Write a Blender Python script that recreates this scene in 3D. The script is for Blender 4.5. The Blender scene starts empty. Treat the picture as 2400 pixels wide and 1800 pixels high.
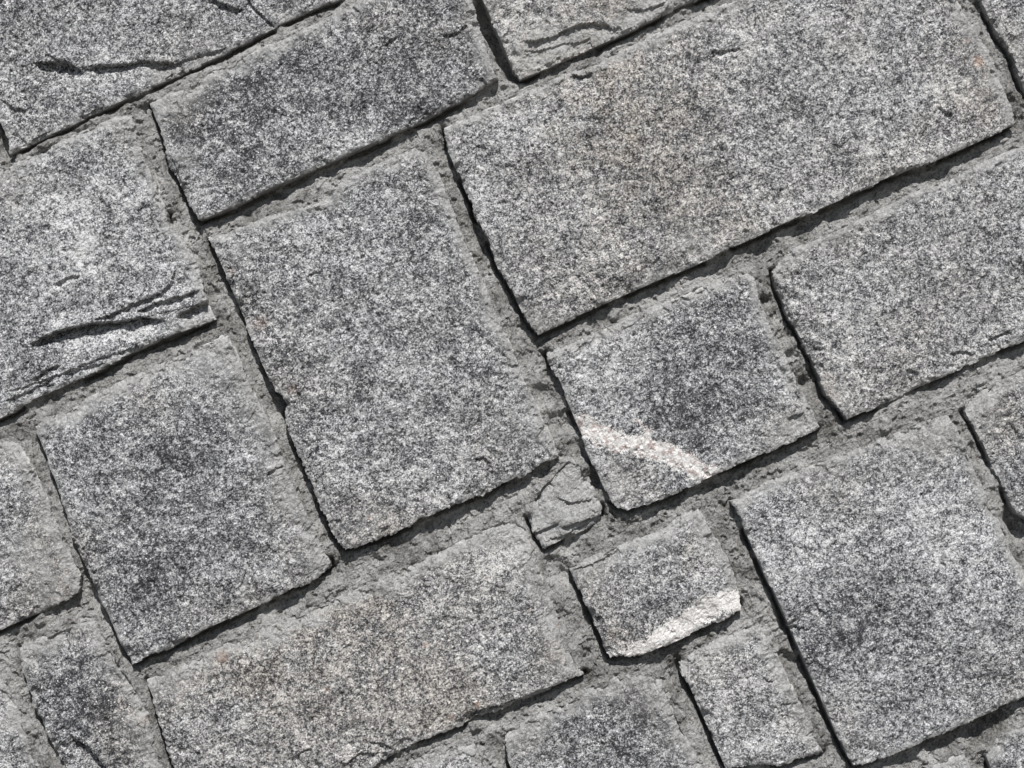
import bpy, math
import numpy as np

# ---------------------------------------------------------------- camera, light, exposure
scene = bpy.context.scene
ANG = math.radians(23.8)            # the photographer's roll against the courses of the wall
CA, SA = math.cos(ANG), math.sin(ANG)
MM = 0.001
PX = 0.0005                         # one pixel of the 2400 px wide photograph = 0.5 mm of wall
X0, Z0 = 0.0, 1.30                  # centre of the picture on the wall
LENS, DIST = 60.0, 2.0
cam_data = bpy.data.cameras.new("camera")
cam = bpy.data.objects.new("camera", cam_data)
scene.collection.objects.link(cam)
cam_data.sensor_width = 36.0
cam_data.lens = LENS
cam_data.clip_start = 0.05
cam_data.clip_end = 400.0
DIST = 1.2 * LENS / 36.0
from mathutils import Matrix, Vector
cx, cy, cz = Vector((CA, 0, -SA)), Vector((SA, 0, CA)), Vector((0, -1, 0))
M = Matrix.Identity(4)
for r in range(3):
    M[r][0], M[r][1], M[r][2] = cx[r], cy[r], cz[r]
M[0][3], M[1][3], M[2][3] = X0, -DIST, Z0
cam.matrix_world = M
scene.camera = cam

SUN_TO = Vector((0.44, -0.80, 0.95)).normalized()   # from the wall towards the sun
elev = math.asin(SUN_TO.z)
azim = math.atan2(SUN_TO.x, SUN_TO.y)
sun_data = bpy.data.lights.new("sun", 'SUN')
sun_data.energy = 5.0
sun_data.angle = math.radians(0.55)
sun_data.color = (1.0, 0.988, 0.972)
sun = bpy.data.objects.new("sun", sun_data)
scene.collection.objects.link(sun)
sun.rotation_euler = SUN_TO.to_track_quat('Z', 'Y').to_euler()
sun.location = (2, -4, 5)

world = bpy.data.worlds.new("World")
scene.world = world
world.use_nodes = True
wn = world.node_tree.nodes
wl = world.node_tree.links
wn.clear()
sky = wn.new("ShaderNodeTexSky")
sky.sky_type = 'NISHITA'
sky.sun_disc = False
sky.sun_elevation = elev
sky.sun_rotation = azim
bg = wn.new("ShaderNodeBackground")
bg.inputs["Strength"].default_value = 0.05
wo = wn.new("ShaderNodeOutputWorld")
wl.new(sky.outputs[0], bg.inputs[0])
wl.new(bg.outputs[0], wo.inputs[0])
scene.view_settings.view_transform = 'Standard'
scene.view_settings.look = 'None'
scene.view_settings.exposure = 0.0
scene.view_settings.gamma = 1.0
scene.view_settings.use_curve_mapping = False

# ---------------------------------------------------------------- noise
rng = np.random.default_rng(11)
TAB = rng.random((16, 256, 256)).astype(np.float32)

def vnoise(x, y, k=0):
    """smooth value noise, -1..1"""
    xi = np.floor(x).astype(np.int64); yi = np.floor(y).astype(np.int64)
    fx = (x - xi).astype(np.float32); fy = (y - yi).astype(np.float32)
    fx = fx*fx*fx*(fx*(fx*6-15)+10); fy = fy*fy*fy*(fy*(fy*6-15)+10)
    T = TAB[k % 16]
    a = T[xi & 255, yi & 255]; b = T[(xi+1) & 255, yi & 255]
    c = T[xi & 255, (yi+1) & 255]; d = T[(xi+1) & 255, (yi+1) & 255]
    return ((a*(1-fx)+b*fx)*(1-fy) + (c*(1-fx)+d*fx)*fy)*2-1

def fbm(x, y, size, octs, k=0, gain=0.5, rot=0.6):
    s = 0; amp = 1; n = 0
    x = x/size; y = y/size
    c, r = math.cos(rot), math.sin(rot)
    for o in range(octs):
        s = s + amp*vnoise(x+17.3*o, y-9.1*o, k+o); n += amp
        amp *= gain
        x, y = (x*c - y*r)*2.03, (x*r + y*c)*2.03
    return s/n*1.4

def sstep(a, b, t):
    t = np.clip((t-a)/(b-a), 0, 1)
    return t*t*(3-2*t)

# ---------------------------------------------------------------- traced outlines
CW = 2212/800.0
def C(i, *pts):
    """points read off one of nine enlarged crops -> photograph pixels"""
    ox, oy = (i % 3)*800, (i//3)*600
    return [(ox+x/CW, oy+y/CW) for x, y in pts]
def W(pts):
    """photograph pixels -> metres on the wall plane (X right, Z up)"""
    p = np.array(pts, dtype=float)
    dx = (p[:, 0]-1200)*PX; dy = -(p[:, 1]-900)*PX
    return np.stack([X0 + dx*CA + dy*SA, Z0 - dx*SA + dy*CA], 1)

STONES = {}
def stone(key, pts, h=0.0, label=None, tilt=(0, 0), litw=1.0, coat=0.0, tone=0.0, rough=.8):
    STONES[key] = dict(poly=W(pts), h=h, label=label, tilt=tilt, litw=litw, coat=coat, tone=tone, rough=rough)

stone('A', C(0,(0,820),(45,900),(50,1000),(200,930),(380,850),(530,775),(680,705),(880,620),(1030,540),(1180,470),(1400,370),(1580,275),(1750,190),(2000,70),(2180,0))
      + [(960,-85),(840,-380),(-100,20)], h=-3.0, tone=-.03, rough=.5, label="large granite block with a jagged flaked ledge across its lower part")
stone('B', C(0,(965,668),(1090,600),(1290,550),(1340,480),(1500,400),(1650,330),(1900,220),(2150,90)) + C(1,(60,20))
      + [(880,-20),(1060,-100)] + C(1,(850,0),(905,200),(960,360),(1005,490),(1020,512),(900,590),(750,670),(600,750),(400,850),(200,940),(0,1020))
      + C(0,(2120,1060),(2000,1115),(1850,1185),(1700,1250),(1500,1350),(1380,1400),(1290,1428),(1215,1310),(1150,1150),(1090,1080),(1080,990),(1040,850),(1000,750)),
      h=5, tone=-.12, rough=.45, label="long dark grey block with a straight shadowed lower edge")
stone('Cc', C(1,(915,0),(975,150),(1035,290),(1080,380),(1110,460),(1160,520),(1260,475),(1420,405),(1650,305),(1830,225),(2000,140),(2212,40))
      + [(1860,-100),(1760,-330),(1010,-250)], h=7, tone=.12, rough=.5, label="pale block with an arched fracture and a rough brown hollow below it")
stone('D', C(1,(660,828),(760,780),(950,700),(1200,590),(1330,530),(1450,475),(1600,435),(1800,330),(2000,230),(2212,130)) + C(2,(130,88),(290,20))
      + [(1723,0),(2150,-170)] + C(2,(1780,0),(1830,110),(1910,220),(1990,330),(2040,460),(2060,540),(2110,650),(2150,760),(2150,805),(2060,855),(1950,905),(1830,960),(1660,1040),(1480,1100),(1390,1135),(1290,1165),(1230,1210),(1100,1260),(950,1330),(850,1380),(740,1420),(620,1470),(470,1540),(300,1615))
      + C(5,(140,40),(0,100)) + C(4,(2120,130),(2050,160),(1900,230),(1700,310),(1500,410),(1350,480),(1275,515),(1200,420),(1160,340),(1120,250),(1060,160),(1000,50))
      + C(1,(980,1659),(950,1560),(900,1470),(860,1400),(850,1340),(800,1230),(770,1150),(720,1060),(690,980),(665,880)),
      h=6, tone=.06, rough=.6, label="largest granite block, long and evenly speckled, high in the picture")
stone('E', C(0,(1340,1530),(1480,1500),(1700,1410),(1950,1345),(2140,1285)) + C(1,(0,1180),(100,1120),(280,1030),(420,970),(530,940),(580,1040),(650,1160),(680,1250),(730,1370),(770,1480),(820,1600))
      + C(4,(850,0),(900,100),(940,200),(985,320),(1030,420),(1100,560),(1140,680),(1180,790),(1240,900),(1290,1010),(1340,1120),(1390,1230),(1418,1300),(1330,1330),(1240,1390),(1190,1430),(1130,1440),(1060,1470),(980,1520),(920,1560),(830,1580),(720,1620),(650,1655))
      + C(7,(500,50),(440,100),(330,145),(250,170),(180,200),(100,230),(30,245)) + C(6,(2190,195),(2150,120),(2110,20))
      + C(3,(2090,1659),(2040,1530),(1980,1400),(1920,1250),(1870,1130),(1845,1040),(1852,950),(1830,910),(1790,880),(1740,790),(1690,680),(1650,570),(1610,490),(1560,370),(1500,230),(1460,120),(1410,0)),
      h=4.5, tone=.0, rough=.8, label="big upright block in the middle with a notch in its left edge and a ragged lower edge")
stone('F', [(-260,510)] + C(0,(0,1100),(200,990),(450,885),(650,795),(800,735),(865,745),(890,870),(930,1000),(970,1110),(1050,1270),(1085,1380),(1085,1440),(1180,1540),(1240,1640))
      + C(3,(1260,0),(1290,90),(1320,190),(1335,250),(1360,330),(1400,410),(1300,455),(1200,480),(1080,530),(940,590),(820,650),(680,720),(560,785),(430,838),(300,895),(150,975),(0,1050))
      + [(-90,1030)], h=4.0, tone=.1, label="block at the left with a deep open split and layered flakes")
stone('G', C(3,(225,1100),(280,1060),(420,990),(600,900),(780,810),(960,720),(1150,650),(1300,585),(1440,510),(1490,520),(1560,680),(1620,820),(1680,940),(1740,1060),(1790,1180),(1830,1300),(1870,1410),(1920,1530),(1980,1640))
      + C(6,(2040,110),(2090,220),(2135,310),(2140,360),(2070,418),(1980,480),(1900,492),(1830,530),(1700,600),(1640,620),(1500,690),(1340,760),(1210,830),(1100,890),(980,930),(860,990),(820,930),(740,750),(660,580),(600,440),(530,290),(470,150),(430,0))
      + C(3,(380,1510),(330,1390),(285,1270),(240,1165)), h=4.0, tone=-.06, litw=1.5, rough=.4, label="nearly square block with smooth mortar-smeared right margin")
stone('H', [(-240,1150)] + C(3,(0,1205),(80,1195),(130,1220),(190,1320),(250,1450),(310,1560),(360,1655)) + C(6,(390,90),(435,180),(490,300),(520,430),(512,530),(400,590),(250,660),(120,712),(0,775))
      + [(-130,1540)], h=1.0, tone=.05, litw=1.5)
stone('I', C(6,(120,890),(230,830),(350,770),(450,720),(560,680),(620,685),(690,820),(760,950),(850,1080),(920,1170),(960,1290),(995,1450),(1020,1600))
      + [(430,1860),(210,1930)] + C(6,(410,1659),(360,1580),(310,1480),(270,1400),(215,1290),(190,1160),(160,1080),(130,1000)), h=-1.0, tone=-.08, litw=1.5, label="narrow dark block with a slanting split, at the lower left")
stone('J', [(-160,1660)] + C(6,(0,1050),(60,1170),(100,1230),(140,1350),(170,1430),(200,1530),(250,1659)) + [(150,1890),(-60,1900)], h=0.0, tone=.15)
stone('K', C(6,(945,1095),(1100,1010),(1250,950),(1450,860),(1700,750),(1900,675),(2050,600),(2212,535)) + C(7,(200,450),(450,340),(650,250),(900,130),(1050,75),(1130,72),(1190,110),(1240,220),(1270,330),(1310,450),(1370,580),(1410,700),(1430,800),(1480,900),(1530,1000),(1575,1045),(1400,1120),(1250,1200),(1100,1258),(1000,1300),(860,1345),(780,1390),(640,1440),(500,1490),(370,1560),(270,1610),(190,1659))
      + [(740,1857),(521,1948)] + C(6,(1130,1659),(1080,1540),(1050,1420),(1020,1310),(985,1200)), h=2.5, tone=.04, litw=1.5, rough=.7, label="long light grey block with faint rust spots, low in the picture")
stone('L', C(4,(1328,625),(1400,595),(1550,540),(1700,475),(1850,400),(2000,330),(2212,255)) + C(5,(150,195),(290,140),(420,110),(470,150),(500,300),(540,400),(580,500),(650,610),(700,720),(760,850),(810,950),(850,1030),(888,1115),(800,1160),(700,1210),(560,1270),(440,1320),(280,1390),(150,1450),(0,1518))
      + C(4,(2100,1570),(1980,1615),(1860,1650),(1780,1630),(1740,1590),(1700,1500),(1660,1420),(1600,1310),(1570,1220),(1540,1120),(1500,1030),(1460,950),(1430,850),(1380,760),(1340,690)),
      h=5.0, tone=.0, rough=.6, label="block crossed by a diagonal white quartz vein")
stone('Mm', C(5,(580,95),(600,200),(650,310),(680,400),(740,480),(780,590),(840,680),(880,790),(920,900),(1000,980),(1060,1062),(1250,990),(1400,920),(1550,850),(1700,780),(1900,690),(2050,620),(2212,555))
      + [(2640,690),(2530,300)] + [(2400,336),(2305,376),(2233,416),(2142,448),(2070,485),(1980,532),(1918,556),(1853,585)], h=4.0, tone=.05, rough=.6, label="speckled block at the right with short scratches near its lower edge")
stone('N', C(2,(1935,0),(1980,100),(2040,220),(2100,300),(2150,390),(2175,470),(2212,585)) + [(2420,240),(2700,110),(2600,-250),(2230,-120)], h=2.5, tone=.08)
stone('O', C(5,(310,1590),(400,1540),(560,1460),(750,1390),(950,1315),(1150,1240),(1300,1175),(1450,1120),(1600,1060),(1725,1030),(1770,1120),(1830,1240),(1880,1360),(1940,1480),(1990,1590))
      + C(8,(2030,0),(2090,150),(2140,270),(2190,370)) + [(2400,1352),(2498,1588),(2400,1634)] + C(8,(2080,1250),(1900,1340),(1700,1430),(1500,1510),(1300,1600),(1180,1638),(1105,1645),(1040,1530),(960,1370),(880,1190),(800,1010),(720,830),(650,670),(590,530),(500,350),(430,180),(370,40)),
      h=6.0, tone=.02, rough=.25, label="tall slab with clean straight edges at the lower right")
stone('P', C(5,(1825,1005),(1870,940),(1960,860),(2212,725)) + [(2640,740),(2760,1080),(2440,1240)] + C(5,(2150,1659),(2130,1610),(2080,1500),(2020,1390),(1960,1270),(1900,1150),(1860,1070)), h=2.0, tone=-.02, litw=1.4)
stone('Q', C(7,(1480,372),(1600,300),(1700,260),(1850,200),(2000,140),(2150,60)) + [(1602,1202),(1640,1192)] + C(8,(170,90),(230,180),(290,290),(340,400),(375,560),(380,632),(290,690),(180,730),(60,785))
      + C(7,(2212,825),(2050,880),(1950,930),(1870,940),(1800,930),(1740,945),(1720,920),(1680,820),(1640,740),(1610,650),(1570,580),(1550,520),(1510,450)), h=3.0, tone=.04, litw=1.3, rough=.6, label="small block with a white quartz band along its lower edge")
stone('R', C(8,(-20,980),(60,912),(200,842),(330,782),(480,735),(540,745),(610,900),(650,1000),(700,1100),(750,1200),(800,1310),(850,1400),(900,1500),(920,1570),(830,1595),(740,1610),(650,1650),(520,1640),(390,1655),(280,1659),(220,1530),(180,1430),(140,1350),(90,1230),(40,1120),(-10,1050)), h=2.0, tone=.1, litw=1.3, rough=.5, label="small pale upright block with a rounded top left corner")
stone('S', C(7,(1060,1530),(1060,1450),(1110,1400),(1200,1340),(1400,1245),(1600,1155),(1770,1075),(1860,1055),(2000,1062),(2085,1085),(2120,1150),(2170,1260),(2200,1340)) + C(8,(50,1480),(100,1580),(140,1659))
      + [(1720,1930),(1260,1950)] + C(7,(1090,1659)), h=0.5, tone=-.05, litw=1.6, label="dark speckled block with pale weathered margins, cut off by the lower edge")
stone('T', [(900,1812),(981,1775),(1053,1757),(1111,1742),(1122,1775),(1132,1805),(1190,1950),(860,1990)], h=0.0, tone=.1)
stone('U', [(2170,1806),(2233,1779),(2262,1770),(2275,1795),(2340,1940),(2220,1990)], h=-1.0, tone=.1)
stone('V', [(2312,1775),(2341,1730),(2400,1700),(2560,1630),(2650,1830),(2390,1945)], h=0.5, tone=-.02)
stone('X', C(4,(1470,1290),(1560,1330),(1610,1440),(1650,1530),(1690,1620)) + C(7,(1690,60),(1600,110),(1440,180),(1310,250),(1285,215),(1240,130),(1205,40)) + C(4,(1230,1570),(1290,1480),(1400,1370)), h=-3.5, coat=.7, tone=.05, label="small thin packing stone coated with mortar")
# sliver to the left of block A, only its joint shows
stone('Z', [(-300,480),(-45,365),(-130,170),(-390,290)], h=0.0)

# broken ledges: (stone, points, drop mm, reach mm) ; the lower side is towards the bottom of the photo (+1) or the top (-1)
CUTS = [
 ('F', C(3,(185,580),(560,440),(930,400),(1345,300)), 1.5, 40, 1),
 ('A', C(0,(60,420),(500,430),(1060,398),(1500,300)), 1.0, 40, 1),
 ('F', C(3,(0,900),(300,800),(700,640),(1000,560)), 3, 18, 1),
 ('A', C(0,(1000,430),(1250,370),(1480,300)), 3, 12, 1),
 ('A', C(0,(190,400),(330,392),(420,402),(500,440),(545,475)), 8, 16, 1),
 ('A', C(0,(280,340),(370,385),(480,430)), 3, 10, 1),
 ('A', C(0,(530,440),(620,428),(720,420),(830,415),(900,388),(1060,398),(1150,412)), 9, 9, 1),
 ('A', C(0,(1340,-40),(1420,20),(1500,42),(1575,62)), 7, 14, 1),
 ('A', C(0,(1590,-20),(1680,80),(1785,168)), 5, 10, 1),
 ('A', C(0,(0,640),(80,700),(170,720)), 3, 10, 1),
 ('Cc', C(1,(1150,285),(1350,252),(1420,212),(1520,168),(1630,155),(1720,168),(1800,225)), 5, 60, 1),
 ('Cc', C(1,(1130,340),(1300,330),(1420,290),(1560,270),(1660,220)), 2.5, 14, 1),
 ('Cc', C(1,(1820,60),(1960,70),(2120,20)), 3, 16, 1),
 ('X', C(7,(1330,190),(1450,150),(1620,60)), 4, 9, 1),
 ('K', C(7,(0,1650),(120,1560),(300,1560)), 3, 14, 1),
 ('B', C(0,(1085,1000),(1140,1060),(1160,1140),(1230,1250)), 2.5, 9, 1),
 ('F', C(3,(185,580),(290,520),(400,480),(560,440),(700,432),(850,412),(930,400),(1010,412),(1090,422)), 14, 14, 1),
 ('F', C(3,(230,560),(400,486),(560,446),(700,438),(820,420)), 7, 4, 1),
 ('F', C(3,(600,430),(740,372),(860,310),(980,270),(1060,230),(1110,180),(1150,50)), 6, 12, 1),
 ('F', C(3,(880,380),(970,322),(1080,288),(1180,262),(1310,212)), 7, 12, 1),
 ('F', C(3,(1140,400),(1200,360),(1270,325),(1400,280)), 11, 20, 1),
 ('F', C(3,(350,190),(400,165),(450,140),(540,130)), 4, 9, 1),
 ('F', C(3,(200,810),(300,740),(400,700)), 5, 14, 1),
 ('F', C(3,(40,940),(160,890),(330,800)), 4, 10, 1),
 ('F', C(3,(400,760),(560,720),(700,690)), 3, 10, 1),
 ('G', C(3,(1720,1420),(1760,1390),(1840,1350)), 4, 14, 1),
 ('G', C(3,(1640,930),(1660,1000),(1610,1060)), 2, 8, 1),
 ('I', C(6,(450,1440),(500,1490),(560,1520),(620,1590),(700,1690)), 8, 18, 1),
 ('I', C(6,(410,790),(430,850),(445,900)), 2.5, 8, 1),
 ('K', C(7,(180,1495),(260,1490),(330,1535)), 3.5, 12, 1),
 ('K', C(7,(760,1345),(900,1280),(1050,1250),(1200,1190),(1380,1120)), 5, 25, 1),
 ('K', C(7,(860,800),(900,850),(960,930)), 2, 8, 1),
 ('K', C(6,(1900,1590),(2010,1520)), 3, 8, 1),
 ('L', C(5,(670,1050),(720,1030),(790,1015)), 3.5, 18, 1),
 ('Mm', C(5,(1970,552),(2040,515),(2120,482)), 5, 8, 1),
 ('Mm', C(5,(1720,635),(1800,615),(1900,640)), 3.5, 10, 1),
 ('Mm', C(5,(1450,735),(1510,745),(1540,770)), 3.5, 8, 1),
 ('Mm', C(5,(840,600),(930,600)), 2.5, 7, 1),
 ('O', C(8,(685,740),(750,745),(840,765)), 3, 10, 1),
 ('O', C(8,(840,570),(880,620),(940,660)), 3, 12, 1),
 ('O', C(8,(920,1320),(1000,1350)), 2.5, 9, 1),
 ('D', C(1,(1490,485),(1560,495),(1625,470)), 8, 7, 1),
 ('D', C(2,(170,330),(280,330),(380,305)), 3, 12, 1),
 ('D', C(2,(1640,690),(1710,735),(1760,740)), 4, 9, 1),
 ('E', C(4,(850,1310),(920,1303),(965,1350)), 3, 9, 1),
 ('E', C(4,(700,650),(740,700),(760,770)), 2, 6, 1),
 ('E', C(3,(2000,130),(2080,100)), 2.5, 8, 1),
 ('B', C(1,(265,300),(310,275),(370,240)), 4, 8, 1),
 ('B', C(1,(640,240),(760,215),(820,150)), 3.5, 10, 1),
 ('B', C(0,(1080,1090),(1150,1110),(1165,1070)), 3, 7, 1),
 ('Q', C(7,(1480,380),(1620,340),(1800,250)), 2.5, 20, 1),
 ('R', C(8,(640,1235),(680,1248),(710,1235)), 2.5, 6, 1),
 ('R', C(8,(500,1050),(540,1090),(600,1100)), 2.5, 8, 1),
 ('X', C(7,(1190,150),(1300,120),(1410,70)), 5, 12, 1),
 ('X', C(7,(1420,100),(1560,60),(1700,10)), 6, 18, 1),
 ('X', C(4,(1380,1560),(1480,1600),(1640,1580)), 3, 10, 1),
 ('P', C(5,(2120,1080),(2190,1160)), 3, 9, 1),
]
WARM = dict(A=.35, B=.25, Cc=.7, D=.85, E=.4, F=.15, G=.1, H=.8, I=.4, J=.5, K=1.0, L=.15, Mm=.6, N=.4, O=.12, P=.5, Q=.5, R=.5, S=.45, T=.6, U=.6, V=.2, X=.5)
# lighter (+) and darker (-) patches of mineral on the faces: photo x, y, radius px, amount
TONES = [(190,620,60,.5),(1270,235,60,.6),(1763,101,70,.4),(1889,1290,90,.5),(2233,1275,80,.6),(2215,205,60,.6),(1400,850,75,.7),
 (390,928,45,.5),(571,1055,40,.5),(108,470,70,.4),(199,580,60,.5),(760,343,60,.55),(488,470,50,.5),(253,150,60,.3),(1190,1245,60,.6),
 (579,271,130,-.45),(981,235,90,-.35),(343,1355,70,-.6),(398,1075,120,-.35),(2052,1424,110,-.45),(1925,1507,100,-.5),
 (1600,960,90,-.4),(1672,907,110,-.3),(199,1634,75,-.6),(1451,1670,120,-.5),(163,385,80,-.3),(1636,253,90,-.35),(2300,1600,60,-.2),
 (700,1000,110,-.15),(1100,700,80,-.15),(30,760,120,-.3),(1000,1330,120,-.15),(1500,1180,60,.3),(1120,1330,60,.2),(2180,1180,120,.2),
 (640,1330,60,.35),(1560,1390,60,-.2),(1600,1560,60,.25),(1260,160,50,.2),(1180,60,70,.5),(620,900,60,-.15),(1900,420,120,.15)]
# patches smeared with mortar or weathered rough: photo x, y, radius px, amount
COATS = [(1240,130,50,.8),(1300,110,55,.8),(1370,90,50,.8),(1430,80,45,.8),(1490,65,45,.8),(1550,35,45,.8),(1590,15,45,.8),(452,773,50,.7),(1252,762,40,.5),
 (1433,1124,50,.5),(1853,1016,60,.6),(2106,1016,60,.7),(2196,1016,60,.6),(1961,1106,50,.5),(2290,980,60,.6),(1947,932,40,.6),(1324,1561,60,.4),(398,1590,50,.7),
 (1190,1240,55,.7),(1378,1337,45,.7),(1540,1620,60,.8),(1220,1720,50,.8),(1600,1724,40,.8),(1680,1490,40,.4),(65,1525,50,.5),(330,1700,40,.6),(586,961,50,.6),
 (542,835,50,.8),(470,846,60,.5),(651,1070,45,.7),(687,1160,50,.7),(723,1308,40,.6),(130,1370,60,.8),(60,1290,50,.6),(300,300,40,.7),(20,410,60,.5),(398,235,45,.7),
 (460,212,30,.5),(416,380,40,.6),(488,137,50,.6),(380,173,50,.5),(1523,18,50,.4),(2330,200,60,.4),(1620,590,60,.4),(2385,120,40,.6),(870,1240,50,.3),(560,600,30,.4),(1240,980,70,.4)]
# holes (-) and lumps (+) in the mortar, mm
PITS = [(470,475,24,6),(448,430,22,6),(430,395,18,4),(560,455,50,-5),(640,420,50,-6),(740,370,45,-6),(850,315,40,-5),(950,265,35,-4),(2270,350,45,-4),(2180,395,45,-5),(2080,440,45,-5),(1980,490,45,-6),
 (1880,535,45,-6),(1780,580,45,-6),(1680,625,40,-5),(1560,680,40,-5),(1400,750,30,-4),(640,1380,30,-4),(560,1425,40,-6),(460,1470,40,-6),(370,1530,30,-4),
 (1120,1200,35,-5),(1220,1140,30,-6),(1050,1240,35,-5),(1270,1095,24,-6),(40,990,40,-5),(120,950,35,-5),(300,835,30,-3),
 (1270,930,26,-7),(1310,990,26,-8),(1350,1060,26,-8),(1390,1130,22,-7),(1370,1600,30,-5),(1280,1630,30,-4),
 (200,265,40,6),(100,320,40,6),(420,155,40,3),(310,215,40,5),(1950,790,40,3),(1860,830,30,3),(700,1355,20,2),
 (1131,25,26,-16),(1143,60,26,-18),(1160,95,26,-18),(1180,130,26,-18),(1200,165,24,-14),(6,320,22,-16),(8,350,20,-14),
 (1300,1335,30,-8),(1330,1350,24,-8),(1345,1285,30,-7),(1838,1538,14,-9),(1855,1550,14,-8),(1853,832,12,-9),(1886,896,14,-10),(1795,705,14,-8),
 (2290,1722,30,-7),(2350,1700,30,-7),(2200,1750,28,-6),(2130,1790,26,-6),(2360,10,26,-6),(2330,170,20,-5),(2380,1220,26,-12),(2395,1250,26,-12),
 (1155,1690,26,-4),(1130,1700,14,5),(1110,1706,12,5),(1440,735,15,6),(87,1455,14,5),(1180,1760,40,-5),(500,690,14,-4),(1180,207,8,-5),(60,1040,20,-4),
 (90,1045,18,-7),(50,1510,24,-5),(330,255,14,-5),(1640,880,20,2),(2090,975,30,3),(2160,960,26,3),(1430,1140,26,4),(1280,815,20,2)]
# broad brown weathering: photo x, y, radius px, amount
STAIN = [(1400,300,110,.6),(1500,400,150,.7),(1620,250,110,.5),(1700,560,110,.4),(1250,760,60,.7),(1450,720,120,.35),(2260,150,80,.6),(2300,260,80,.7),(2080,420,70,.35),
 (1400,80,150,.9),(1250,150,80,.8),(1060,90,90,.5),(880,30,70,.5),(700,60,60,.4),(420,260,60,.7),(440,160,80,.5),(300,320,50,.6),(20,420,70,.5),
 (560,760,60,.7),(640,920,70,.7),(1000,420,60,.4),(900,1240,80,.5),(1150,1060,90,.3),(680,1170,80,.6),(700,1300,60,.5),(340,930,60,.5),(560,1500,140,.8),(880,1400,150,.6),
 (760,1600,160,.6),(1050,1650,120,.6),(1320,1500,90,.8),(1000,1270,80,.5),(420,1620,70,.6),(130,1300,90,.9),(150,1430,90,.8),(50,1540,60,.7),(310,1640,80,.7),(280,1760,80,.5),
 (1380,1340,60,.8),(1450,1500,60,.6),(1620,1300,60,.5),(1480,1130,80,.6),(1850,1010,80,.7),(1940,930,50,.7),(1830,600,60,.5),(1960,560,70,.4),(2150,870,120,.4),(2330,960,100,.7),
 (1960,1130,90,.6),(2180,1020,80,.6),(1960,1700,80,.5),(2350,1600,80,.5),(1650,1520,70,.5),(1500,1620,80,.6),(1230,1720,60,.5),(2350,100,80,.6)]
RUST = [(2291,145,16,.9),(2262,98,12,.6),(999,1511,9,.8),(1118,1652,9,1.),(1057,1681,10,.7),(1238,1431,6,.7),(1314,1464,10,.7),
 (521,1540,22,.7),(767,1616,12,.6),(542,636,16,.5),(611,756,26,.55),(687,915,22,.5),(340,1688,16,.5),(1420,500,60,.12),(1420,238,50,.2),
 (1535,400,60,.2),(1945,925,22,.4),(866,1216,5,1.),(620,1020,10,.3),(1300,1530,40,.35),(40,740,10,.0),(740,1415,30,.3)]
VEIN = {'L': (C(4,(1480,1085),(1560,1105),(1680,1160),(1780,1195),(1900,1220),(2050,1260),(2212,1325))+C(5,(80,1385),(200,1425)), 15.0),
        'Q': (C(7,(1950,905),(2100,800),(2212,745))+C(8,(100,655),(230,600),(345,575)), 17.0)}
VEIN2 = {'L': (C(4,(1900,1060),(1990,1130),(1940,1230)), 5.0), 'Q': (C(7,(1745,925),(1850,905),(2000,860),(2150,800)), 12.0)}

# ---------------------------------------------------------------- lattice
CELL = 1.6*MM
ALLP = np.concatenate([s['poly'] for s in STONES.values()])
PAD = 0.06
lo = np.floor((ALLP.min(0)-PAD)/(3*CELL)).astype(int)*3
hi = np.ceil((ALLP.max(0)+PAD)/(3*CELL)).astype(int)*3
NX, NZ = hi-lo
gx = (lo[0]+np.arange(NX+1))*CELL
gz = (lo[1]+np.arange(NZ+1))*CELL
UP = np.array([SA, CA])            # the photo's "up" on the wall = where light comes from

def segs(poly):
    a = poly; b = np.roll(poly, -1, 0)
    area = 0.5*np.sum(a[:, 0]*b[:, 1]-b[:, 0]*a[:, 1])
    e = b-a
    L = np.linalg.norm(e, axis=1)
    n = np.stack([e[:, 1], -e[:, 0]], 1)/L[:, None]
    if area < 0: n = -n
    return a, b, n

def poly_fields(poly, X, Z, bevel):
    """signed distance (positive inside), distance to lit and to shaded edges, bevel drop"""
    a, b, n = segs(poly)
    inside = np.zeros(X.shape, bool)
    dl = np.full(X.shape, 1.0, np.float32); ds = np.full(X.shape, 1.0, np.float32)
    drop = np.zeros(X.shape, np.float32)
    for i in range(len(a)):
        ax, az = a[i]; bx, bz = b[i]
        ex, ez = bx-ax, bz-az
        t = np.clip(((X-ax)*ex+(Z-az)*ez)/(ex*ex+ez*ez), 0, 1)
        d = np.sqrt((X-ax-t*ex)**2+(Z-az-t*ez)**2).astype(np.float32)
        lit = float(n[i] @ UP)
        if lit > 0.12: np.minimum(dl, d, out=dl)
        else: np.minimum(ds, d, out=ds)
        if bevel is not None:
            wd, dp = bevel(lit)
            drop = np.maximum(drop, dp*np.clip(1-d/wd, 0, 1)**1.8)
        if (az > 0) or True:
            c = ((az > Z) != (bz > Z)) & (X < (bx-ax)*(Z-az)/(bz-az+1e-12)+ax)
            inside ^= c
    F = np.minimum(dl, ds)
    return np.where(inside, F, -F), dl, ds, drop

def warp(X, Z, k=3, a=1.0):
    """uneven broken outline; a = how ragged"""
    wx = 1.6*MM*fbm(X, Z, 14*MM, 4, k, .6); wz = 1.6*MM*fbm(X+.37, Z-.2, 14*MM, 4, k+5, .6)
    return X+wx*a+.24*MM*fbm(X, Z, 4*MM, 2, k+2, .7), Z+wz*a+.24*MM*fbm(X, Z, 4*MM, 2, k+6, .7)

maxF = np.full((NX+1, NZ+1), -0.06, np.float32)
minL = np.full((NX+1, NZ+1), 0.06, np.float32)
minS = np.full((NX+1, NZ+1), 0.06, np.float32)
edgeH = np.zeros((NX+1, NZ+1), np.float32)

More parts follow.
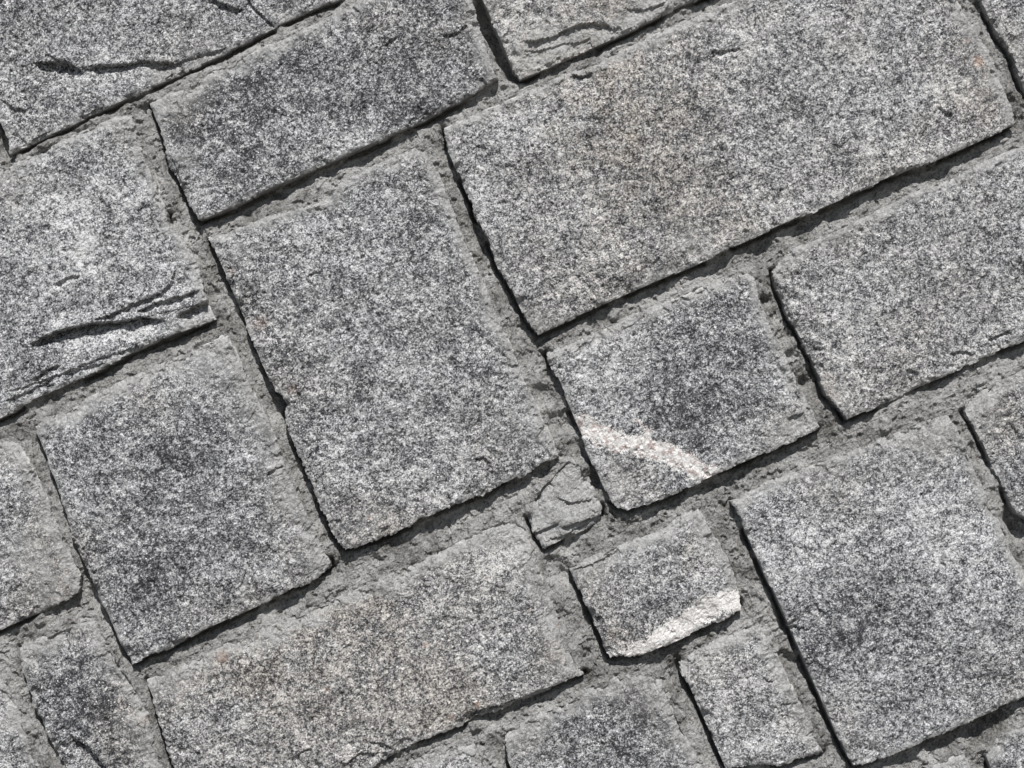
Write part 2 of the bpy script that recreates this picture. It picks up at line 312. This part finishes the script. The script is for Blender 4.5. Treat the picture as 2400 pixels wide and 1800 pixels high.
def cut_height(X, Z, pts, drop, reach, side):
    p = W(pts)
    best = np.full(X.shape, 9.0); s = np.zeros(X.shape); tt = np.zeros(X.shape)
    L = np.linalg.norm(np.diff(p, axis=0), axis=1); tot = L.sum(); acc = 0
    jx = 1.4*MM*fbm(X, Z, 11*MM, 4, 9, .62); jz = 1.4*MM*fbm(X, Z, 11*MM, 4, 12, .62)
    X = X+jx; Z = Z+jz
    for i in range(len(p)-1):
        a, b = p[i], p[i+1]; e = b-a
        traw = ((X-a[0])*e[0]+(Z-a[1])*e[1])/(e@e)
        t = np.clip(traw, 0, 1)
        dx = X-a[0]-t*e[0]; dz = Z-a[1]-t*e[1]
        d = np.sqrt(dx*dx+dz*dz)
        sg = np.sign((X-a[0])*e[1]-(Z-a[1])*e[0])
        m = d < best
        best = np.where(m, d, best); s = np.where(m, sg, s); tt = np.where(m, (acc+t*L[i])/tot, tt)
        acc += L[i]
    # which sign is "down the photo"
    e = p[-1]-p[0]
    down = -UP*side
    sd = np.sign(down[0]*e[1]-down[1]*e[0])
    taper = np.clip(np.sin(np.pi*np.clip(tt, 0, 1))*2.2, 0, 1)
    dmm = best/MM
    low = (s*sd > 0)
    rr = reach*(.75+.35*fbm(X, Z, 25*MM, 2, 7))
    h = np.where(low, -drop*taper*np.exp(-(dmm/np.maximum(rr*1.9, 3))**1.05), -0.15*drop*taper*np.exp(-dmm/1.2))
    # a slight swelling above the broken lip
    h += np.where(low, 0, 0.22*drop*taper*np.exp(-(dmm/(reach*.7))**2))
    return h

def face_height(X, Z, k, amp=1.0):
    h = 3.4*fbm(X, Z, 95*MM, 2, k) + 2.0*fbm(X, Z, 34*MM, 3, k+3)
    f = fbm(X, Z, 22*MM, 4, k+7, .6)
    # shallow conchoidal terraces
    q = f*2.6
    st = np.floor(q)+sstep(.72, 1.0, q-np.floor(q))
    h += 0.7*st + 0.72*fbm(X, Z, 7*MM, 3, k+2, .65) + 0.26*fbm(X, Z, 3.2*MM, 2, k+4, .7)
    pit = fbm(X, Z, 9*MM, 3, k+11, .6)
    h -= 1.6*sstep(.52, .85, pit)
    return h*amp

def gauss(X, Z, items):
    s = np.zeros(X.shape, np.float32)
    for x, y, r, v in items:
        c = W([(x, y)])[0]
        if c[0] < X.min()-.1 or c[0] > X.max()+.1 or c[1] < Z.min()-.1 or c[1] > Z.max()+.1: continue
        R = r*PX
        s += v*np.exp(-((X-c[0])**2+(Z-c[1])**2)/(R*R)).astype(np.float32)
    return s

# ---------------------------------------------------------------- mesh from a masked lattice
def lattice_mesh(name, X, Z, H, F, attrs, cell, depth=-34.0, skirt=True, jag=0):
    """X, Z, H (mm) on a grid; F>0 inside. Rim vertices are snapped onto F=0 and a side wall drops from there."""
    gxF, gzF = np.gradient(F, cell)
    g2 = np.maximum(gxF**2+gzF**2, .25)
    inside = F > 0
    Xc, Zc, Hc = X.copy(), Z.copy(), H.copy()
    snap = (F < 0.42*cell)
    lim = 1.6*cell
    mv = np.clip(-F, -lim, lim)/g2
    Xc = np.where(snap, X+mv*gxF, X); Zc = np.where(snap, Z+mv*gzF, Z)
    if skirt:
        Hc = np.where(inside, Hc, depth)
    cm = inside[:-1, :-1] | inside[1:, :-1] | inside[:-1, 1:] | inside[1:, 1:]
    i, j = np.nonzero(cm)
    nz = X.shape[1]
    q = np.stack([i*nz+j, (i+1)*nz+j, (i+1)*nz+j+1, i*nz+j+1], 1)
    used, inv = np.unique(q, return_inverse=True)
    q = inv.reshape(q.shape)
    co = np.stack([Xc.ravel()[used], -Hc.ravel()[used]*MM, Zc.ravel()[used]], 1)
    at = {k: v.ravel()[used] for k, v in attrs.items()}
    return co, q, at

def build(name, co, q, at, mat, parent, smooth=False):
    c = (co.max(0)+co.min(0))/2
    me = bpy.data.meshes.new(name)
    me.vertices.add(len(co)); me.vertices.foreach_set("co", (co-c).astype(np.float32).ravel())
    me.loops.add(q.size); me.loops.foreach_set("vertex_index", q.astype(np.int32).ravel())
    me.polygons.add(len(q))
    me.polygons.foreach_set("loop_start", (np.arange(len(q))*4).astype(np.int32))
    me.polygons.foreach_set("loop_total", np.full(len(q), 4, np.int32))
    me.update(calc_edges=True)
    for k, v in at.items():
        a = me.attributes.new(k, 'FLOAT', 'POINT')
        a.data.foreach_set("value", v.astype(np.float32))
    me.polygons.foreach_set("use_smooth", np.full(len(q), smooth))
    me.materials.append(mat)
    o = bpy.data.objects.new(name, me)
    scene.collection.objects.link(o)
    o.location = Vector(c) - (parent.location if parent else Vector((0, 0, 0)))
    if parent: o.parent = parent
    return o

# ---------------------------------------------------------------- materials
def nodes_of(name):
    m = bpy.data.materials.new(name); m.use_nodes = True
    nt = m.node_tree; nt.nodes.clear()
    return m, nt
class NB:
    def __init__(s, nt): s.nt = nt; s.n = nt.nodes; s.l = nt.links
    def node(s, t, **kw):
        n = s.n.new(t)
        for k, v in kw.items(): setattr(n, k, v)
        return n
    def link(s, a, b): s.l.new(a, b)
    def put(s, sock, v):
        if hasattr(v, 'is_output') or isinstance(v, bpy.types.NodeSocket): s.l.new(v, sock)
        else: sock.default_value = v
    def math(s, op, a, b=None, c=None, clamp=False):
        n = s.node("ShaderNodeMath", operation=op); n.use_clamp = clamp
        s.put(n.inputs[0], a)
        if b is not None: s.put(n.inputs[1], b)
        if c is not None: s.put(n.inputs[2], c)
        return n.outputs[0]
    def noise(s, vec, scale, detail=4, rough=.55, dist=0.0, dim='3D'):
        n = s.node("ShaderNodeTexNoise"); n.noise_dimensions = dim
        s.put(n.inputs["Vector"], vec); n.inputs["Scale"].default_value = scale
        n.inputs["Detail"].default_value = detail; n.inputs["Roughness"].default_value = rough
        n.inputs["Distortion"].default_value = dist
        return n.outputs["Fac"]
    def voro(s, vec, scale, feat='F1'):
        n = s.node("ShaderNodeTexVoronoi"); n.feature = feat
        s.put(n.inputs["Vector"], vec); n.inputs["Scale"].default_value = scale
        return n
    def mapr(s, v, a, b, c=0.0, d=1.0, kind='SMOOTHSTEP'):
        n = s.node("ShaderNodeMapRange"); n.interpolation_type = kind
        s.put(n.inputs[0], v)
        for i, x in zip((1, 2, 3, 4), (a, b, c, d)): s.put(n.inputs[i], x)
        return n.outputs[0]
    def mix(s, f, a, b, kind='MIX'):
        n = s.node("ShaderNodeMix", data_type='RGBA', blend_type=kind)
        s.put(n.inputs[0], f); s.put(n.inputs[6], a); s.put(n.inputs[7], b)
        return n.outputs[2]
    def ramp(s, f, stops, interp='LINEAR'):
        n = s.node("ShaderNodeValToRGB"); n.color_ramp.interpolation = interp
        el = n.color_ramp.elements
        while len(el) > 1: el.remove(el[-1])
        el[0].position, el[0].color = stops[0][0], (*stops[0][1], 1)
        for p, c in stops[1:]:
            e = el.new(p); e.color = (*c, 1)
        s.put(n.inputs[0], f)
        return n.outputs[0]
    def attr(s, name):
        n = s.node("ShaderNodeAttribute"); n.attribute_name = name
        return n.outputs["Fac"]

def granite():
    m, nt = nodes_of("granite"); b = NB(nt)
    tc = b.node("ShaderNodeTexCoord"); info = b.node("ShaderNodeObjectInfo")
    off = b.node("ShaderNodeVectorMath", operation='ADD')
    comb = b.node("ShaderNodeCombineXYZ")
    b.put(comb.inputs[0], b.math('MULTIPLY', info.outputs["Random"], 7.0)); b.put(comb.inputs[1], b.math('MULTIPLY', info.outputs["Random"], -3.0))
    b.link(tc.outputs["Object"], off.inputs[0]); b.link(comb.outputs[0], off.inputs[1])
    P = off.outputs[0]
    tone = b.attr("tone"); edge = b.attr("edge"); rust = b.attr("rust"); vein = b.attr("vein"); coat = b.attr("coat")
    big = b.noise(P, 9, 3, .5)
    clump = b.noise(P, 38, 4, .6, .4)
    small = b.noise(P, 165, 3, .6, .2)
    grain = b.noise(P, 600, 2, .6, .3)
    v = b.voro(P, 760); v2 = b.voro(P, 400)
    vg2 = b.node('ShaderNodeSeparateColor'); b.link(v2.outputs['Color'], vg2.inputs[0])
    vg = b.node("ShaderNodeSeparateColor"); b.link(v.outputs["Color"], vg.inputs[0])
    # brightness index of the mineral mix
    t = b.math('MULTIPLY_ADD', b.math('SUBTRACT', grain, .5), .95, .53)
    t = b.math('MULTIPLY_ADD', b.math('SUBTRACT', vg.outputs[0], .5), .46, t)
    t = b.math('MULTIPLY_ADD', b.math('SUBTRACT', vg2.outputs[1], .5), .24, t)
    t = b.math('MULTIPLY_ADD', b.math('SUBTRACT', small, .5), 1.12, t)
    t = b.math('MULTIPLY_ADD', b.math('SUBTRACT', clump, .5), .62, t)
    t = b.math('MULTIPLY_ADD', b.math('SUBTRACT', big, .5), .2, t)
    t = b.math('MULTIPLY_ADD', b.math('MULTIPLY', tone, b.mapr(b.noise(P, 60, 4, .6, .5), .38, .62, .3, 1.7)), .23, t)
    t = b.math('MULTIPLY_ADD', b.math('SUBTRACT', t, .54), 1.32, .52)
    col = b.ramp(t, [(0.0, (.028, .028, .031)), (.20, (.068, .069, .076)), (.36, (.165, .167, .177)), (.52, (.295, .297, .303)),
                     (.68, (.44, .442, .446)), (.85, (.60, .60, .602)), (1.0, (.73, .728, .725))])
    # warm weathering in broad patches
    warm = b.mapr(b.noise(P, 8.5, 5, .6), .36, .68, .25, 1.0)
    warm = b.math('MULTIPLY', warm, b.attr("warm"), clamp=True)
    stain = b.math('MULTIPLY', b.attr('stain'), b.mapr(b.noise(P, 30, 5, .65, .4), .3, .62, .2, 1.0), clamp=True)
    col = b.mix(warm, col, b.mix(1.0, col, (1.0, .962, .918, 1), 'MULTIPLY'))
    col = b.mix(stain, col, b.mix(1.0, col, (.93, .87, .80, 1), 'MULTIPLY'))
    # biotite flecks
    bio = b.mapr(b.noise(P, 520, 1, .5, .0), .66, .72)
    col = b.mix(b.math('MULTIPLY', bio, .8), col, (.03, .03, .035, 1))
    # mica and feldspar glints, painted into the colour as near-white specks
    gl = b.voro(P, 420); gs = b.node("ShaderNodeSeparateColor"); b.link(gl.outputs["Color"], gs.inputs[0])
    gm = b.math('MULTIPLY', b.mapr(gs.outputs[2], .955, .975), b.mapr(gl.outputs["Distance"], .42, .25))
    col = b.mix(gm, col, (.86, .86, .87, 1))
    # mortar smear left along the edges
    sm = b.noise(P, 55, 5, .65, .3)
    fine = b.noise(P, 340, 3, .6)
    smear_amt = b.mapr(b.math('ADD', edge, b.math('MULTIPLY', b.math('SUBTRACT', sm, .5), 1.6)), .25, .95)
    smear_amt = b.math('MAXIMUM', b.math('MULTIPLY', smear_amt, .85), coat)
    smcol = b.ramp(b.math('MULTIPLY_ADD', b.math('SUBTRACT', fine, .5), 1.2, sm), [(.2, (.195, .189, .18)), (.5, (.385, .38, .37)), (.8, (.53, .525, .516))])
    col = b.mix(smear_amt, col, smcol)
    # chipped arris with a pale highlight painted on, sun-facing edges only
    wm = b.mapr(b.math('ADD', b.attr("worn_highlight"), b.math('MULTIPLY', b.math('SUBTRACT', b.noise(P, 120, 5, .65), .5), 1.4)), .5, .85)
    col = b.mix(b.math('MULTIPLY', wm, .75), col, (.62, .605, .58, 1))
    # quartz vein
    vf = b.noise(P, 300, 3, .6); vb = b.noise(P, 75, 7, .72, .8)
    vx = b.math('ADD', vein, b.math('MULTIPLY', b.math('SUBTRACT', vb, .5), 2.6))
    vx = b.math('ADD', vx, b.math('MULTIPLY', b.math('SUBTRACT', grain, .5), 1.6))
    vx = b.math('MULTIPLY', b.mapr(vein, .02, .3), vx)
    vm = b.math('MULTIPLY', b.mapr(vx, .42, .72), .92)
    vcol = b.ramp(vf, [(.25, (.40, .33, .30)), (.42, (.74, .71, .68)), (.7, (.88, .865, .85))])
    vsp = b.mapr(b.noise(P, 130, 3, .6, .3), .53, .60)
    vcol = b.mix(b.math('MULTIPLY', b.math('MULTIPLY', vsp, b.attr('vein_fleck')), .85), vcol, (.36, .25, .22, 1))
    col = b.mix(vm, col, vcol)
    # rust
    rn = b.noise(P, 260, 3, .7)
    rm = b.mapr(b.math('MULTIPLY', rust, b.math('ADD', rn, .45)), .15, 1.0)
    col = b.mix(b.math('MULTIPLY', rm, .75), col, b.mix(.6, col, (.48, .27, .17, 1)))
    bs = b.node("ShaderNodeBsdfPrincipled")
    b.link(col, bs.inputs["Base Color"])
    b.put(bs.inputs["Roughness"], b.mapr(grain, .3, .7, .62, .9, 'LINEAR'))
    bs.inputs["Specular IOR Level"].default_value = .35
    h = b.math('ADD', b.math('MULTIPLY', b.noise(P, 260, 5, .68, .2), 1.0), b.math('MULTIPLY', b.noise(P, 800, 2, .6), .35))
    bump = b.node("ShaderNodeBump"); bump.inputs["Strength"].default_value = 1.0; bump.inputs["Distance"].default_value = .0028
    b.link(h, bump.inputs["Height"]); b.link(bump.outputs[0], bs.inputs["Normal"])
    out = b.node("ShaderNodeOutputMaterial"); b.link(bs.outputs[0], out.inputs[0])
    return m

def mortar_mat():
    m, nt = nodes_of("mortar"); b = NB(nt)
    P = b.node("ShaderNodeTexCoord").outputs["Object"]
    a = b.noise(P, 45, 5, .6, .3); f = b.noise(P, 420, 3, .7); g = b.noise(P, 7, 3, .5)
    t = b.math('MULTIPLY_ADD', b.math('SUBTRACT', f, .5), 1.0, a)
    t = b.math('MULTIPLY_ADD', b.math('SUBTRACT', g, .5), .7, t)
    col = b.ramp(t, [(.1, (.07, .066, .060)), (.36, (.27, .263, .251)), (.57, (.455, .447, .433)), (.90, (.66, .648, .63))])
    sp = b.mapr(b.noise(P, 330, 2, .5), .58, .68)
    col = b.mix(b.math('MULTIPLY', sp, .7), col, (.07, .065, .06, 1))
    bs = b.node("ShaderNodeBsdfPrincipled"); b.link(col, bs.inputs["Base Color"])
    bs.inputs["Roughness"].default_value = .93; bs.inputs["Specular IOR Level"].default_value = .2
    h = b.math('ADD', b.noise(P, 210, 6, .72, .3), b.math('MULTIPLY', b.noise(P, 700, 2, .6), .4))
    bump = b.node("ShaderNodeBump"); bump.inputs["Strength"].default_value = 1.0; bump.inputs["Distance"].default_value = .0065
    b.link(h, bump.inputs["Height"]); b.link(bump.outputs[0], bs.inputs["Normal"])
    out = b.node("ShaderNodeOutputMaterial"); b.link(bs.outputs[0], out.inputs[0])
    return m

def ground_mat():
    m, nt = nodes_of("ground_soil"); b = NB(nt)
    P = b.node("ShaderNodeTexCoord").outputs["Object"]
    col = b.ramp(b.noise(P, 6, 8, .7), [(.3, (.10, .095, .085)), (.7, (.24, .23, .21))])
    bs = b.node("ShaderNodeBsdfPrincipled"); b.link(col, bs.inputs["Base Color"]); bs.inputs["Roughness"].default_value = .95
    bump = b.node("ShaderNodeBump"); bump.inputs["Distance"].default_value = .01
    b.link(b.noise(P, 40, 6, .7), bump.inputs["Height"]); b.link(bump.outputs[0], bs.inputs["Normal"])
    out = b.node("ShaderNodeOutputMaterial"); b.link(bs.outputs[0], out.inputs[0])
    return m
GRANITE, MORTAR, SOIL = granite(), mortar_mat(), ground_mat()

# ---------------------------------------------------------------- ground and wall root
WALL_X, WALL_H = 1.75, 2.6
me = bpy.data.meshes.new("ground")
me.from_pydata([(-60, -60, 0), (60, -60, 0), (60, 60, 0), (-60, 60, 0)], [], [(0, 1, 2, 3)])
me.materials.append(SOIL)
g = bpy.data.objects.new("ground", me); scene.collection.objects.link(g); g["kind"] = "structure"

root = bpy.data.objects.new("stone_wall", None)
scene.collection.objects.link(root)
root["label"] = "wall of rough grey granite blocks set in recessed grey mortar"
root["category"] = "wall"
root["kind"] = "thing"

# ---------------------------------------------------------------- traced stones
for idx, (key, s) in enumerate(STONES.items()):
    poly = s['poly']
    i0 = np.maximum(np.floor((poly.min(0)-.045)/CELL).astype(int)-lo, 0)
    i1 = np.minimum(np.ceil((poly.max(0)+.045)/CELL).astype(int)-lo, [NX, NZ])
    X, Z = np.meshgrid(gx[i0[0]:i1[0]+1], gz[i0[1]:i1[1]+1], indexing='ij')
    Xw, Zw = warp(X, Z, 3, s['rough'])
    wn_ = 1+.55*fbm(X, Z, 45*MM, 2, idx)
    lw = s['litw']
    def bevel(lit, wn_=wn_, lw=lw):
        if lit > .12:
            if lit > .65: return (3+5*lw)*MM*np.maximum(wn_, .25), 3.2
            return (2.2+1.2*lw)*MM*np.maximum(wn_, .3), 1.8
        return 4.6*MM*np.maximum(wn_, .25), 2.3
    F, dl, ds, drop = poly_fields(poly, Xw, Zw, bevel)
    sl = (slice(i0[0], i1[0]+1), slice(i0[1], i1[1]+1))
    near = F > maxF[sl]
    maxF[sl] = np.maximum(maxF[sl], F)
    edgeH[sl] = np.where(near, s['h'], edgeH[sl])
    minL[sl] = np.minimum(minL[sl], dl); minS[sl] = np.minimum(minS[sl], ds)
    c = poly.mean(0)
    off = 3.1*idx
    H = s['h'] + face_height(X+off, Z-off*.7, idx) - drop*(.75+.4*fbm(X, Z, 16*MM, 3, idx+5))
    H += s['tilt'][0]*(X-c[0])*1000 + s['tilt'][1]*(Z-c[1])*1000
    H -= 2.4*lw*np.clip(1-dl/MM/(30*lw), 0, 1)**2
    # shallow flakes knocked off the rim
    ch = fbm(X, Z, 26*MM, 4, idx+9, .55)
    H -= (3.4*sstep(.22, .34, ch) + 1.6*sstep(.5, .58, ch))*np.exp(-(np.clip(F, 0, 1)/MM/15)**2)
    # crumbled arris
    d = np.clip(F, 0, 1)/MM
    H -= 1.5*np.exp(-d/2.2)*np.clip(fbm(X, Z, 11*MM, 3, idx+8)+.35, 0, 2)
    for (k, pts, dr, rc, side) in CUTS:
        if k == key: H += cut_height(X, Z, pts, dr, rc, side)
    lit_in = np.clip(1-dl/MM/26, 0, 1)
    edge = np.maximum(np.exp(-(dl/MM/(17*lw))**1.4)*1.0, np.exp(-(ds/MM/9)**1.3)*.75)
    tone = s['tone']*2 + gauss(Xw, Zw, TONES)
    rust = gauss(Xw, Zw, RUST)
    vein = np.zeros(X.shape)
    if key in VEIN:
        vp = W(VEIN[key][0]); wv = VEIN[key][1]*MM
        best = np.full(X.shape, 9.)
        for a, b_ in zip(vp[:-1], vp[1:]):
            e = b_-a; t = np.clip(((X-a[0])*e[0]+(Z-a[1])*e[1])/(e@e), 0, 1)
            best = np.minimum(best, np.hypot(X-a[0]-t*e[0], Z-a[1]-t*e[1]))
        vein = 1-sstep(.2*wv, 1.5*wv, best)
        vein = np.clip(vein, 0, 1)
    if key in VEIN2:
        vp = W(VEIN2[key][0]); wv = VEIN2[key][1]*MM
        for a, b_ in zip(vp[:-1], vp[1:]):
            e = b_-a; t = np.clip(((X-a[0])*e[0]+(Z-a[1])*e[1])/(e@e), 0, 1)
            vein = np.maximum(vein, .62*(1-sstep(.5*wv, 1.3*wv, np.hypot(X-a[0]-t*e[0], Z-a[1]-t*e[1]))))
    coat = np.clip(s['coat'] + gauss(Xw, Zw, COATS)*(.8+.5*fbm(X, Z, 22*MM, 4, idx+6, .65)), 0, .92)
    co, q, at = lattice_mesh('stone', X, Z, H, F, dict(edge=edge, tone=tone, rust=rust, vein=vein, vein_fleck=np.full(X.shape, .8 if key == 'L' else .12), coat=coat,
        worn_highlight=np.exp(-dl/MM/3.2)*(.55+.6*fbm(X, Z, 60*MM, 2, idx+2)), stain=gauss(Xw, Zw, STAIN), warm=np.full(X.shape, WARM.get(key, .3))), CELL)
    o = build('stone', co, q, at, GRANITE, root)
    if s['label']: o['label'] = s['label']

# ---------------------------------------------------------------- mortar of the traced area
X, Z = np.meshgrid(gx, gz, indexing='ij')
def mortar_h(X, Z, F, L, S, eh):
    t = S/np.maximum(L+S, 1e-5)
    t = sstep(.05, .95, t+.18*fbm(X, Z, 20*MM, 2, 4))
    low = -11.0+5.5*fbm(X, Z, 70*MM, 3, 2); high = -5.0+2.2*fbm(X, Z, 35*MM, 3, 6)
    h = low+(high-low)*t
    h -= 14*np.exp(-(S/(3.6*MM))**2)*sstep(.1, .45, .5+fbm(X, Z, 40*MM, 2, 14))
    cell = X[1, 0]-X[0, 0]
    a, b = np.gradient(F, cell)
    wgt = sstep(.3, .7, b*b/(a*a+b*b+1e-6))
    # trowel drag along the joint
    drag = wgt*fbm(X*.3, Z, 6*MM, 3, 10, .65) + (1-wgt)*fbm(X, Z*.3, 6*MM, 3, 13, .65)
    h += 2.5*fbm(X, Z, 18*MM, 4, 1, .6) + 1.7*drag + .85*fbm(X, Z, 4*MM, 2, 5, .7)
    f = fbm(X, Z, 12*MM, 3, 8, .6)
    h += 2.2*sstep(.45, .62, f) - 3.5*sstep(.5, .7, -f)
    for x, y, r, v in PITS:
        c = W([(x, y)])[0]; R = r*PX
        q = ((X-c[0])**2+(Z-c[1])**2)/(R*R)
        h += v*np.exp(-q*q)*(1+.3*f)
    return h
H = mortar_h(X, Z, maxF, minL, minS, edgeH)
margin = np.where((X > gx[3]) & (X < gx[-4]) & (Z > gz[3]) & (Z < gz[-4]), 1.0, 1.0)
mask = 3.0*CELL - maxF
co1, q1, _ = lattice_mesh('mortar', X, Z, H, mask, {}, CELL, skirt=False)

# ---------------------------------------------------------------- the wall beyond the picture: coarser blocks on the same joints
CC = 3*CELL
wx0, wx1 = int(-WALL_X/CC), int(WALL_X/CC); wz0, wz1 = 0, int(WALL_H/CC)
cgx = np.arange(wx0, wx1+1)*CC; cgz = np.arange(wz0, wz1+1)*CC
bigF = np.full((len(cgx), len(cgz)), -.06, np.float32)
fx0, fz0 = lo[0]//3, lo[1]//3
sub = maxF[::3, ::3]
ax0 = fx0-wx0; az0 = fz0-wz0
sx0 = max(0, -ax0); sz0 = max(0, -az0)
ex = min(len(cgx)-ax0, sub.shape[0]); ez = min(len(cgz)-az0, sub.shape[1])
bigF[ax0+sx0:ax0+ex, az0+sz0:az0+ez] = sub[sx0:ex, sz0:ez]
BX, BZ = np.meshgrid(cgx, cgz, indexing='ij')
def biggest(F):
    """keep only the largest connected piece of a block"""
    ins = F > 0
    if not ins.any(): return F
    left = ins.copy(); best = None
    while left.any():
        seed = np.zeros_like(ins); i, j = np.argwhere(left)[0]; seed[i, j] = True
        while True:
            n = seed.copy()
            n[1:] |= seed[:-1]; n[:-1] |= seed[1:]; n[:, 1:] |= seed[:, :-1]; n[:, :-1] |= seed[:, 1:]
            n &= ins
            if (n == seed).all(): break
            seed = n
        if best is None or seed.sum() > best.sum(): best = seed
        left &= ~seed
    return np.where(ins & ~best, -.004, F)
r2 = np.random.default_rng(5)
cF = bigF.copy(); cL = np.full(BX.shape, .06, np.float32); cS = np.full(BX.shape, .06, np.float32)
z = .012; k = 40
while z < WALL_H-.08:
    hgt = min(r2.uniform(.20, .34), WALL_H-.012-z)
    x = -WALL_X+.01
    while x < WALL_X-.08:
        wd = min(r2.uniform(.22, .55), WALL_X-.012-x)
        a, b_ = int((x-.03)/CC)-wx0-2, int((x+wd+.03)/CC)-wx0+2
        c_, d_ = int((z-.03)/CC)-wz0-2, int((z+hgt+.03)/CC)-wz0+2
        a, c_ = max(a, 0), max(c_, 0)
        Xs, Zs = BX[a:b_, c_:d_], BZ[a:b_, c_:d_]
        jit = lambda: r2.uniform(-.008, .008)
        poly = np.array([(x+jit(), z+abs(jit())), (x+wd-.022+jit(), z+abs(jit())), (x+wd-.022+jit(), z+hgt-.022+jit()), (x+jit(), z+hgt-.022+jit())])
        Xw, Zw = Xs+2.2*MM*fbm(Xs, Zs, 25*MM, 3, 3), Zs+2.2*MM*fbm(Xs, Zs, 25*MM, 3, 8)
        F, dl, ds, drop = poly_fields(poly, Xw, Zw, lambda lit: ((14*MM, 4.5) if lit > .12 else (4*MM, 1.2)))
        F = np.minimum(F, -bigF[a:b_, c_:d_]-.014)
        # nothing more inside the traced window
        px = (Xs-X0)*CA-(Zs-Z0)*SA; pz = (Xs-X0)*SA+(Zs-Z0)*CA
        F = np.minimum(F, np.maximum(np.abs(px)-.625, np.abs(pz)-.475))
        F = biggest(F)
        if (F > 0).sum()*CC*CC > .004 and F.max() > .022:
            H = r2.uniform(-1, 3) + face_height(Xs+k, Zs-k, k) - drop
            tone = np.full(F.shape, r2.uniform(-.2, .2))
            zero = np.zeros(F.shape)
            edge = np.maximum(np.exp(-dl/MM/10)*.9, np.exp(-ds/MM/4)*.5)
            co, q, at = lattice_mesh('stone', Xs, Zs, H, F, dict(edge=edge, tone=tone, rust=zero, vein=zero, coat=zero, worn_highlight=zero, stain=zero, warm=zero+r2.uniform(0, .8)), CC)
            build('stone', co, q, at, GRANITE, root)
            s_ = (slice(a, b_), slice(c_, d_))
            cF[s_] = np.maximum(cF[s_], F); cL[s_] = np.minimum(cL[s_], dl); cS[s_] = np.minimum(cS[s_], ds)
            k += 1
        x += wd
    z += hgt
Hc = mortar_h(BX, BZ, cF, cL, cS, 0)
outside = ~((BX > gx[2]) & (BX < gx[-3]) & (BZ > gz[2]) & (BZ < gz[-3]))
# coarse mortar only where the fine sheet does not reach
m2 = np.where(outside, np.minimum(3*CC-cF, 1), -1.0)
ins = (m2 > 0)
cm = ins[:-1, :-1] & ins[1:, :-1] & ins[:-1, 1:] & ins[1:, 1:]
ii, jj = np.nonzero(cm); nz = BX.shape[1]
q2 = np.stack([ii*nz+jj, (ii+1)*nz+jj, (ii+1)*nz+jj+1, ii*nz+jj+1], 1)
used, inv = np.unique(q2, return_inverse=True); q2 = inv.reshape(q2.shape)
co2 = np.stack([BX.ravel()[used], -Hc.ravel()[used]*MM, BZ.ravel()[used]], 1)
# the fine sheet is clipped to the wall
keep = (co1[q1][:, :, 0] > -WALL_X).all(1) & (co1[q1][:, :, 0] < WALL_X).all(1) & (co1[q1][:, :, 2] > 0).all(1) & (co1[q1][:, :, 2] < WALL_H).all(1)
q1 = q1[keep]
co = np.concatenate([co1, co2]); q = np.concatenate([q1, q2+len(co1)])
used, inv = np.unique(q, return_inverse=True)
mo = build('mortar', co[used], inv.reshape(q.shape), {}, MORTAR, root)

# solid body behind the facing, set a little back from the mortar
def box(name, x0, x1, y0, y1, z0, z1, mat):
    vs = [(x, y, z) for x in (x0, x1) for y in (y0, y1) for z in (z0, z1)]
    fs = [(0, 1, 3, 2), (4, 6, 7, 5), (0, 4, 5, 1), (2, 3, 7, 6), (0, 2, 6, 4), (1, 5, 7, 3)]
    me = bpy.data.meshes.new(name); me.from_pydata(vs, [], fs); me.materials.append(mat)
    o = bpy.data.objects.new(name, me); scene.collection.objects.link(o); o.parent = root
    return o
box('wall_core', -WALL_X, WALL_X, .026, .40, 0.0, WALL_H, MORTAR)
